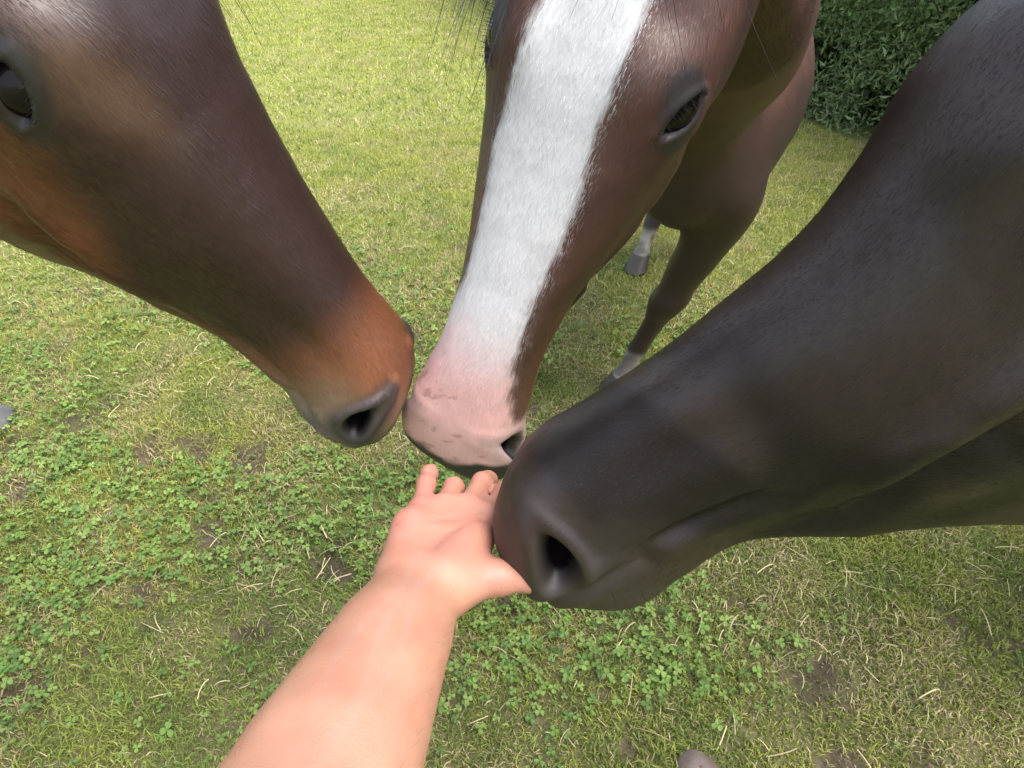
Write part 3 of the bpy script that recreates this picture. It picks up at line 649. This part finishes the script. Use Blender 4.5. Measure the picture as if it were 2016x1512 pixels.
    # eyes (spheres seated in the lids), lashes, whiskers
    for sg in (1, -1):
        dd_ = np.abs(C0[..., 0] - EYE[0]) + np.abs(C0[..., 2] - EYE[2]) + 9 * (C0[..., 1] * sg < .03); ii, jj = np.unravel_index(np.argmin(dd_), dd_.shape)
        ce, en = C0[ii, jj], N[ii, jj]; er = spec.get('eyer', .025); c = ce - en * (er - .0062); cw = toW(warp(c[None], q))[0]; re = er * s
        u, v = np.linspace(0, np.pi, 15), np.linspace(0, 2 * np.pi, 28, endpoint=False)
        S = np.stack([np.outer(np.sin(u), np.cos(v)), np.outer(np.sin(u), np.sin(v)), np.outer(np.cos(u), np.ones(28))], -1)
        eo = bpy.data.objects.new('eye', closed_grid_mesh('eye', cw + S * re)); eo.data.materials.append(M_EYE); link(eo, ob)
        eo.data.polygons.foreach_set('use_smooth', np.ones(len(eo.data.polygons), bool))
        lines = []; rr = np.random.default_rng(3 + sg)
        for k in range(22):
            a = eyeL * (-.85 + 1.7 * k / 21); hgt = eyeH * (1 - (abs(a) / eyeL) ** 2); b = hgt + .002
            ca, sa = math.cos(opt['lang']), math.sin(opt['lang']); ex = a * ca + b * sa; ez = -a * sa + b * ca
            dd_ = np.abs(C0[..., 0] - EYE[0] - ex) + np.abs(C0[..., 2] - EYE[2] - ez) + 9 * (C0[..., 1] * sg < .03); ii, jj = np.unravel_index(np.argmin(dd_), dd_.shape)
            p = G[ii, jj]; d = N[ii, jj] * .9 + np.array([rr.normal(.05, .12), 0, rr.normal(.35, .12)]); L = .009 + .007 * rr.random()
            lines.append([tuple(x) for x in toW(warp(np.array([p, p + d * L * .5, p + d * L + [0, 0, -.004]]), q))])
        fine_hairs('eyelashes', lines, .00026, M_BLACKHAIR, ob)['kind'] = 'stuff'
    rr = np.random.default_rng(spec['seed']); lines = []
    for k in range(spec.get('nwh', 46)):
        x = .50 + .10 * rr.random(); th = math.radians(rr.uniform(95, 180)); sg = rr.choice([-1, 1])
        i = int(np.argmin(np.abs(HR[:, 0] - x))); jt = int(th / (2 * np.pi) * MR); jt = jt if sg > 0 else (MR - jt) % MR
        p = Gc[i, jt]; n = N[i, jt]; L = .012 + .022 * rr.random(); d = n + rr.normal(0, .25, 3)
        lines.append([tuple(a) for a in toW(np.array([p, p + d * L * .5, p + d * L + [-.2 * L, 0, -.25 * L]]))])
    fine_hairs('whiskers', lines, .00025, M_PALEHAIR if spec.get('palewhiskers') else M_BLACKHAIR, ob)['kind'] = 'stuff'
    # mane, tail
    crest = np.vstack([NR[2:26 * (len(mids) + 1), :3]]); r2 = np.random.default_rng(spec['seed'] + 2)
    idx = r2.integers(0, len(crest), 1500); latd = NR[2:26 * (len(mids) + 1), 6:9][idx]; up_ = (NR[2:26 * (len(mids) + 1), :3] - NR[2:26 * (len(mids) + 1), 3:6])[idx]; up_ /= np.linalg.norm(up_, axis=1)[:, None]
    hair_strands('mane', crest[idx] + latd * r2.normal(0, .008, (1500, 1)) - up_ * .01, up_ * .5 + latd * spec.get('maneside', -1) * .8, .26, spec['hair'], ob, .0019, 8, 1.3, spec['seed'], .15)
    tl = bodyp(-1.36, 1.10); hair_strands('tail', tl + r2.normal(0, .02, (700, 3)), np.tile(-hd * .8, (700, 1)), .85 * bs, spec['hair'], ob, .0024, 9, 1.8, spec['seed'] + 5, .12)
    if spec.get('forelock'):
        lines = []
        for k in range(spec['forelock']):
            x0, y0 = r2.uniform(-.02, .03), r2.normal(0, .02); pl = []; dy = r2.normal(0, .5) + y0 * 12; L = r2.uniform(.05, .13); lift = r2.uniform(.004, .012)
            for u in (0, .3, .6, 1.0): pl.append((x0 + L * u, y0 + dy * L * u * (.5 + .5 * u), .014 + .014 * math.sin(min(1, (x0 + L * u) / .12) * 1.6) + lift * math.sin(np.pi * u) + .002))
            lines.append([tuple(a) for a in toW(warp(np.array(pl), q))])
        fine_hairs('forelock', lines, .0008, spec['hair'], ob)
        lines = [[tuple(a) for a in toW(warp(np.array(pl), q))] for pl in spec.get('loose', [])]
        if lines: fine_hairs('loose_hairs', lines, .0007, spec['hair'], ob)
    return ob, toW

def noise3(X, sc, seed): return fbm(X[:, 0] * sc + X[:, 1] * sc * .7, X[:, 2] * sc + X[:, 1] * sc * .6, seed, 3)
def lerp(a, b, w): return a * (1 - w[:, None]) + b * w[:, None]
def legs_dark(col, hz, sock=None, dk=(.012, .010, .010)):
    dk = np.array(dk); col = lerp(col, np.tile(dk, (len(col), 1)), smooth01(.62, .48, hz))
    if sock is not None:
        col = lerp(col, np.tile(np.array([.30, .27, .235]), (len(col), 1)), sock * smooth01(.20, .165, hz)); 
    return lerp(col, np.tile(np.array([.055, .045, .038]), (len(col), 1)), smooth01(.085, .078, hz))
def nostril_mask(X):
    nx, nz = X[:, 0] - NOS[0], X[:, 2] - NOS[2]; cn, sn = math.cos(.95), math.sin(.95); p = nx * cn - nz * sn; qq = nx * sn + nz * cn - 9 * p * p
    return np.sqrt((p / .0245) ** 2 + (qq / .0125) ** 2) + 3 * smooth01(.036, .012, np.abs(X[:, 1]))
def eye_mask(X):
    ex, ez = X[:, 0] - EYE[0], X[:, 2] - EYE[2]; ca, sa = math.cos(.42), math.sin(.42); a = ex * ca - ez * sa; b = ex * sa + ez * ca
    return np.sqrt((a / .030) ** 2 + (b / .0135) ** 2) + 3 * smooth01(.05, .03, np.abs(X[:, 1]))

def paint_centre(X, P, ishead, hz):
    x, y, z = X.T; n = noise3(X, 14, 3); m = len(x)
    coat = np.array([.088, .043, .033]); deep = np.array([.060, .030, .024]); red = np.array([.110, .044, .024])
    col = lerp(np.tile(coat, (m, 1)), np.tile(deep, (m, 1)), smooth01(.35, .7, n))
    low = smooth01(.28, .42, x) * smooth01(-.02, -.06, z); col = lerp(col, np.tile(red, (m, 1)), low * .7)
    # dark skin round lips, nostrils and eyes
    nm = nostril_mask(X); em = eye_mask(X)
    nz_ = .014 * (noise3(X, 70, 31) - .5); lip = smooth01(.556, .566, x - .22 * (z + .10) + nz_ + .02 * smooth01(.0, .05, y)) * ishead; lip = np.maximum(lip, smooth01(-.104, -.112, z) * smooth01(.50, .53, x) * ishead)
    dk = np.array([.035, .030, .032]); grey = np.array([.20, .19, .20])
    col = lerp(col, np.tile(dk, (m, 1)), np.maximum(smooth01(1.45, .9, em) * ishead, 0))
    # blaze: half-width along the face, signed distance to its edge
    xs_ = [-.05, .02, .08, .13, .18, .24, .30, .36, .42, .48, .54, .60]
    wl_ = [.024, .030, .031, .032, .036, .040, .036, .029, .036, .052, .090, .090]      # towards the horse's left
    wr_ = [.030, .040, .042, .042, .043, .045, .044, .042, .050, .066, .090, .090]
    c = .004 * np.sin(x * 22) ; yy = y - c
    hw = np.where(yy > 0, np.interp(x, xs_, wl_), np.interp(x, xs_, wr_)) + .006 * (noise3(X, 55, 8) - .5)
    mark = (hw - np.abs(yy)) / .0075; mark = np.where(ishead, np.clip(mark, -4, 4), -4); mark = np.where(z < -.125, -4, mark)
    mark = np.where(x < -.0005, -4, mark)
    white = np.array([.57, .575, .585]); pink = np.array([.64, .375, .360])
    pk = smooth01(.37, .50, x + .03 * (noise3(X, 30, 12) - .5))
    mc = lerp(np.tile(white, (m, 1)), np.tile(pink, (m, 1)), pk)
    spot = smooth01(.70, .76, noise3(X, 110, 15)) * smooth01(.42, .48, x) * .5; mc = lerp(mc, np.tile(np.array([.30, .13, .12]), (m, 1)), spot)
    edge = smooth01(.040, .058, np.abs(y)) * smooth01(.45, .52, x); mc = lerp(mc, np.tile(grey * 1.5, (m, 1)), edge * .35)
    dark = np.maximum(smooth01(1.5, 1.0, nm + 25 * nz_) * smooth01(-.060, -.080, z), lip * 1.0); dark = np.maximum(dark, smooth01(1.15, .95, nm))
    g2 = smooth01(2.3, 1.2, nm + 25 * nz_); mc = lerp(mc, np.tile(grey, (m, 1)), g2 * .40 * ishead)
    mc = lerp(mc, np.tile(dk * .7, (m, 1)), dark * ishead); col = lerp(col, np.tile(dk * .7, (m, 1)), dark * ishead)
    body = smooth01(1.22, .92, hz) * (~ishead); col = lerp(col, np.tile(np.array([.030, .019, .016]), (m, 1)), body * .9)  # shadow between head and chest painted into the body coat
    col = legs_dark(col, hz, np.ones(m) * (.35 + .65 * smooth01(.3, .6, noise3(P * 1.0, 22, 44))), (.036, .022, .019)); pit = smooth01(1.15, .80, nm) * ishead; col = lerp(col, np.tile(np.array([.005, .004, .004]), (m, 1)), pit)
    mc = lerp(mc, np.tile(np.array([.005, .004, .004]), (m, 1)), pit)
    skin = np.maximum(smooth01(.46, .53, x), 0) * ishead
    return col, mark, mc, skin
def paint_left(X, P, ishead, hz):
    x, y, z = X.T; n = noise3(X, 12, 5); m = len(x)
    bay = np.array([.125, .042, .016]); dark = np.array([.024, .0125, .0112]); tan = np.array([.185, .070, .032]); mealy = np.array([.25, .175, .12]); grey = np.array([.13, .112, .105]); blk = np.array([.022, .019, .020])
    col = lerp(np.tile(bay, (m, 1)), np.tile(bay * .6, (m, 1)), smooth01(.4, .75, n))
    dors = smooth01(-.062, -.030, z + .03 * (n - .5) + .040 * smooth01(.17, .32, x)) * smooth01(.50, .40, x); dors = np.where(ishead, dors, .6)
    col = lerp(col, np.tile(dark, (m, 1)), dors * .94)
    eb = bump2(x - .165, z - .002, .050, .010) * smooth01(.03, .06, np.abs(y)) * ishead; col = lerp(col, np.tile(np.array([.15, .085, .052]), (m, 1)), eb * .65)
    col = lerp(col, np.tile(tan, (m, 1)), smooth01(.40, .50, x + .03 * (n - .5)) * ishead * .9)
    jw = smooth01(-.092, -.115, z + .02 * (n - .5)) * smooth01(.22, .32, x) * ishead; col = lerp(col, np.tile(np.array([.115, .060, .032]), (m, 1)), jw * .8)
    low = smooth01(-.075, -.12, z) * smooth01(.34, .44, x) * ishead; col = lerp(col, np.tile(mealy * .75, (m, 1)), low * .6)
    my = smooth01(.450, .520, x + .04 * (n - .5)) * smooth01(-.026, -.064, z + .01 * (n - .5)) * ishead; col = lerp(col, np.tile(mealy, (m, 1)), my * .95)
    gy = smooth01(.490, .545, x - .35 * (z + .09) + .03 * (n - .5)) * smooth01(-.050, -.088, z) * ishead; col = lerp(col, np.tile(grey, (m, 1)), gy)
    nm = nostril_mask(X); em = eye_mask(X)
    col = lerp(col, np.tile(blk * 1.4, (m, 1)), np.maximum(smooth01(.560, .596, x + .02 * (n - .5)) * ishead, smooth01(2.9, 1.2, nm + .8 * (n - .5)) * ishead * .95))
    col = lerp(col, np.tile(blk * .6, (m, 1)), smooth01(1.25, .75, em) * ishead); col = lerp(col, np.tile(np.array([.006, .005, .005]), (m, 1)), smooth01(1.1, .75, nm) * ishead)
    col = legs_dark(col, hz)
    return col, np.full(m, -4.0), np.tile([.7, .7, .7], (m, 1)), smooth01(.52, .57, x) * ishead
def paint_right(X, P, ishead, hz):
    x, y, z = X.T; n = noise3(X, 10, 6); m = len(x)
    a = np.array([.0105, .0078, .0070]); b = np.array([.0215, .0142, .0120]); g = np.array([.030, .0255, .0225])
    col = lerp(np.tile(a, (m, 1)), np.tile(b, (m, 1)), smooth01(.36, .66, n) * np.where(ishead, 1.0, .35)); col = lerp(col, np.tile(g, (m, 1)), smooth01(.46, .54, x) * smooth01(-.05, -.10, z) * ishead * .8)
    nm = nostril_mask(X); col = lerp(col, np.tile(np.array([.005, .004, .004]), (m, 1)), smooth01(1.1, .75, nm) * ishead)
    col = lerp(col, np.tile(np.array([.010, .008, .008]), (m, 1)), smooth01(1.5, .9, eye_mask(X)) * ishead)
    return legs_dark(col, hz), np.full(m, -4.0), np.tile([.7, .7, .7], (m, 1)), smooth01(.50, .56, x) * ishead

CENTRE = dict(name='horse', seed=11, R=[[-0.3644, 0.8671, -0.3396], [-0.1869, -0.4254, -0.8856], [-0.9123, -0.2592, 0.3171]], t=[0.1188, 0.5975, 1.486], s=1.016, q=[.05, .12, .05, .02, .03, .12, 1.025], eye=[.165, .082, -.010], lid=(.0215, .0058), lidang=-.2, rim=.0012, nos=1.15, nosp=[.528, .064, -.066], topshift=dict(fr=-.085), legk=1.5, legcol=(.034, .021, .018),
    yaw=math.radians(-90 - 20), withers=(.52, 1.80), bscale=.97, neck=[(.16, .098, ((.02, .02, .03), (.03, .02, -.01))), (.5, .128, ((.055, .02, .04), (.060, .05, -.05)))],
    feet=dict(fl=(.395, 1.88), fr=(.045, 1.93), hr=(.60, 2.76), hl=(.87, 2.80)), paint=paint_centre, mat=coat_material('brown_coat', .47, .45, .3), hair=M_DARKHAIR, palewhiskers=True, forelock=40, maneside=-1,
    loose=[[(.02, -.03, .02), (.05, -.10, .03), (.10, -.15, .03), (.15, -.175, .02)], [(.03, -.05, .02), (.075, -.03, .034), (.078, .02, .036), (.06, .06, .02)]],
    label='brown horse with a broad white blaze and pink muzzle, facing the camera')
LEFT = dict(name='horse', seed=23, R=[[0.4664, 0.1516, 0.8715], [0.1264, 0.9637, -0.2353], [-0.8755, 0.2199, 0.4303]], t=[-0.3294, 0.4767, 1.5175], s=1.03, q=[.22, .40, .15, .06, .08, .04, .92], nos=.9, eye=[.146, .088, -.018], lid=(.018, .0042), eyer=.019, crest=1.3,
    yaw=math.radians(8), withers=(-1.40, .30), bscale=1.08, neck=[(.16, .095, ((-.02, 0, .03), (-.02, 0, 0))), (.5, .12, ((0, 0, .06), (0, 0, .02)))],
    paint=paint_left, mat=coat_material('bay_coat', .38, .6, .3), hair=M_DARKHAIR, maneside=1,
    label='bay horse with a tan muzzle reaching in from the left')
RIGHT = dict(name='horse', seed=37, head=RIGHT_HEAD, R=[[-0.7636, -0.2069, -0.6116], [0.0266, -0.9566, 0.2903], [-0.6451, 0.2054, 0.736]], t=[0.3816, 0.3557, 1.4409], s=.958, q=[.06, .42, .14, 0, 0, 0, .97], nos=1.22, rim=.0025, crest=1.6, mouth=.45, nosp=[.547, .062, -.084], hairmat=M_BLACKCOATHAIR, hairvar=(.88, .22), hairlen=.62, nwh=16,
    yaw=math.radians(180 + 10), withers=(1.66, .72), bscale=1.08, neck=[(.16, .095, ((.02, 0, .03), (.02, 0, 0))), (.5, .12, ((0, 0, .06), (0, 0, .02)))],
    paint=paint_right, mat=coat_material('black_coat', .37, .5, .22), hair=M_BLACKHAIR, maneside=-1,
    label='black horse stretching its muzzle over the hand from the right')
HORSES = [build_horse(h) for h in (CENTRE, LEFT, RIGHT)]

# ------------------------------------------------------------------ person: arm and open hand, palm up
def sd_cone(P, a, b, r1, r2):
    ba = b - a; l2 = ba @ ba; t = np.clip(((P - a) @ ba) / l2, 0, 1)
    return np.linalg.norm(P - (a + t[..., None] * ba), axis=-1) - (r1 + (r2 - r1) * t)
def smin(a, b, k):
    h = np.maximum(k - np.abs(a - b), 0) / k; return np.minimum(a, b) - h * h * k * .25
M_ARMHAIR = hair_material('arm_hair', (.16, .10, .06))
def build_person():
    vp = view_point
    W = vp(826, 1158, .475)
    E = vp(446, 1860, .255)                       # elbow, below the frame
    ax = (W - E) / np.linalg.norm(W - E)
    dh = np.array([.24, .955, -.07]); dh /= np.linalg.norm(dh)           # wrist -> knuckles
    lt = np.array([.96, -.27, -.10]); lt -= dh * (lt @ dh); lt /= np.linalg.norm(lt)   # towards the thumb
    nm = np.cross(lt, dh)                                            # palm normal, upwards
    H = lambda f, l, n=0.0: W + dh * f + lt * l + nm * n
    prims = []   # (a, b, r1, r2, blend)
    S = np.array([.12, -.22, 1.20]); side = np.cross(ax, nm); side /= np.linalg.norm(side)
    for o_, r1, r2 in ((-.011, .034, .0225), (.011, .034, .0225)):
        prims.append((E + side * o_ * 1.3, W + side * o_, r1, r2, .02))
    prims.append((E * .62 + W * .38 + side * .006 - nm * .004, E * .25 + W * .75, .038, .0255, .03))
    prims.append((E, S, .042, .050, .04))
    # palm
    base = {'i': (.084, .030, .000), 'm': (.088, .010, .000), 'r': (.083, -.0095, -.001), 'p': (.074, -.028, -.003)}
    for k, (f, l, n) in base.items():
        prims.append((H(.006, l * .55, -.002), H(f, l, n), .0165, .0128 if k != 'p' else .0115, .014))
    prims.append((H(.008, -.017, .002), H(.052, -.029, .002), .0165, .0145, .012))       # hypothenar
    prims.append((H(.012, .017, .004), H(.052, .028, .006), .0185, .0130, .012))         # thenar
    # fingers: lengths, radii, droop per joint
    fin = {'i': (.044, .026, .021, .0092, .10, .10, [-.16, -.40, -.40]), 'm': (.047, .029, .022, .0095, .02, -.02, [-.22, -.45, -.45]),
           'r': (.043, .027, .021, .0090, -.10, -.05, [-.34, -.60, -.4]), 'p': (.034, .021, .019, .0080, -.20, 0, [-.02, -.28, -.25])}
    for k, (l1, l2, l3, r, sp, _, dr) in fin.items():
        p = H(*base[k]); ang = 0
        for i, L in enumerate((l1, l2, l3)):
            ang += dr[i]; d = (dh * math.cos(sp) + lt * math.sin(sp)) * math.cos(ang) + nm * math.sin(ang)
            qn = p + d * L; prims.append((p, qn, r * (1.12, 1.0, .93)[i] , r * (1.0, .92, .78)[i], .006)); p = qn
    # thumb leaves the side of the palm near its base
    t0 = H(.010, .020, .002); t1 = H(.026, .054, .004); t2 = H(.039, .077, .000); t3 = H(.053, .092, -.006)
    prims += [(t0, t1, .0175, .0135, .016), (t1, t2, .0128, .0120, .006), (t2, t3, .0122, .0098, .006)]
    pts = np.array([p[0] for p in prims] + [p[1] for p in prims])
    import openvdb
    def field(lo, hi, h, blend_all):
        n = np.ceil((hi - lo) / h).astype(int) + 1; D = None
        g = np.stack(np.meshgrid(*[lo[i] + h * np.arange(n[i]) for i in range(3)], indexing='ij'), -1)
        for (a, b, r1, r2, k) in prims:
            d = sd_cone(g, a, b, r1, r2); D = d if D is None else smin(D, d, k)
        return D
    h = .0030; lo = pts.min(0) - .06; hi = pts.max(0) + .06
    D = field(lo, hi, h, None)
    gr = openvdb.FloatGrid(); gr.background = 1.0; gr.copyFromArray(D.astype(np.float32)); gr.transform = openvdb.createLinearTransform(h)
    Vv, Qq = gr.convertToQuads(0.0); V = Vv.astype(float) + lo
    # palm creases, tendons
    def crease(a, b, bow, depth, width):
        nonlocal V
        t = np.linspace(0, 1, 30)[:, None]; line = a + (b - a) * t + np.sin(np.pi * t) * bow
        dd = np.min(np.linalg.norm(V[:, None, :] - line[None], axis=2), 1); cdark[:] = np.maximum(cdark, np.exp(-(dd / (width * .8)) ** 2)); V = V - nm * (depth * np.exp(-(dd / width) ** 2))[:, None]
    cdark = np.zeros(len(V))
    crease(H(.002, -.026, .017), H(.000, .026, .019), dh * .004, .0016, .0022)
    crease(H(-.010, -.024, .017), H(-.010, .022, .019), dh * .003, .0009, .0020)
    crease(H(.014, .004, .020), H(.074, .036, .013), -lt * .012, .0020, .0026)
    crease(H(.052, -.034, .012), H(.078, .026, .012), -dh * .008, .0014, .0024)
    crease(H(.040, -.034, .014), H(.070, .034, .012), dh * .002, .0012, .0024)
    o = mesh_np('person', V, Qq[:, ::-1] if False else Qq, M_SKIN)
    import bmesh
    bm = bmesh.new(); bm.from_mesh(o.data); bmesh.ops.recalc_face_normals(bm, faces=bm.faces); bm.to_mesh(o.data); bm.free()
    o.data.polygons.foreach_set('use_smooth', np.ones(len(o.data.polygons), bool))
    f = (V - W) @ dh; l = (V - W) @ lt
    c = np.tile(np.array([.385, .205, .143]), (len(V), 1)); pk = np.array([.41, .180, .142])
    w = smooth01(-.01, .02, f) * .45; w = np.maximum(w, smooth01(.02, .04, f) * np.exp(-((l + .03) / .02) ** 2)); c = lerp(c, np.tile(pk, (len(V), 1)), w)
    fl = vp(826, 1150, .465); c = c * (.90 + .20 * fbm(V[:, 0] * 30, V[:, 1] * 30 + V[:, 2] * 17, 7, 3))[:, None]; bl = smooth01(.5, .75, fbm(V[:, 0] * 75 + 4, V[:, 1] * 75 + V[:, 2] * 40, 17, 2)); c = lerp(c, c * np.array([1.04, .93, .91]), bl * .6)
    c = c * (1 - .30 * cdark[:, None] * np.array([.7, 1, 1]))
    # veins showing faintly through the inner wrist
    for off, ph in ((-.008, 0.0), (.006, 1.7), (.014, 3.1)):
        al_ = -((V - W) @ ax); lat_ = (V - W) @ side - off - .005 * np.sin(al_ * 42 + ph); vein = np.exp(-(lat_ / .0022) ** 2) * smooth01(-.005, .02, al_) * smooth01(.20, .12, al_) * ((V - W) @ nm > 0)
        c = lerp(c, np.tile(np.array([.33, .235, .205]), (len(V), 1)), vein * .30)
    vcol(o, 'Col', c)
    # fine hairs along the forearm
    vn = np.zeros(len(V) * 3, np.float32); o.data.vertices.foreach_get('normal', vn); vn = vn.reshape(-1, 3); ra = np.random.default_rng(9)
    cand = np.where((-((V - W) @ ax) > .03) & (-((V - W) @ ax) < .26) & (np.abs(vn @ nm) < .75))[0]; ix = ra.choice(cand, 1500)
    d0 = ax * .8 + vn[ix] * (.35 + .3 * ra.random((1500, 1))) + ra.normal(0, .25, (1500, 3)); Lh = .005 + .006 * ra.random((1500, 1)); sw = np.cross(d0, vn[ix]); sw /= np.linalg.norm(sw, axis=1)[:, None]
    hv = np.stack([V[ix] - sw * .00007, V[ix] + sw * .00007, V[ix] + d0 * Lh], 1).reshape(-1, 3)
    ah = mesh_np('arm_hair', hv, np.arange(4500).reshape(-1, 3), M_ARMHAIR, o); ah['kind'] = 'stuff'
    tag(o, 'bare forearm and open hand held palm up towards the horses', 'person')
build_person()

# ------------------------------------------------------------------ rounded lumps standing in for unclear shapes
def lump(u, v, size, col, label, seed):
    d = fw + rt * (u - 1008) / FPX + upv * (756 - v) / FPX; p = CAM + d * (-CAM[2] / d[2])
    a = np.linspace(0, np.pi, 20); b = np.linspace(0, 2 * np.pi, 32, endpoint=False)
    S = np.stack([np.outer(np.sin(a), np.cos(b)), np.outer(np.sin(a), np.sin(b)), np.outer(np.cos(a), np.ones(32))], -1)
    k = 1 + .28 * (fbm(S[..., 0] * 1.6 + seed, S[..., 1] * 1.6 + S[..., 2] * 1.3, seed, 3) - .5)
    me = closed_grid_mesh('lump', S * k[..., None] * np.array(size)); o = bpy.data.objects.new('lump', me); o.location = (p[0], p[1], ground_z(p[0], p[1]) + size[2] * .25)
    me.materials.append(stone_material('lump_' + str(seed), col)); me.polygons.foreach_set('use_smooth', np.ones(len(me.polygons), bool))
    link(o); tag(o, label, 'lump', 'unclear lumps in the grass')
lump(1372, 1525, (.046, .042, .030), (.13, .10, .085), 'grey-brown rounded stone standing in for an unclear shape, likely a shoe toe, at the bottom edge', 4)
lump(-14, 838, (.075, .085, .05), (.08, .08, .082), 'dark grey stone standing in for an unclear shape at the left edge', 9)
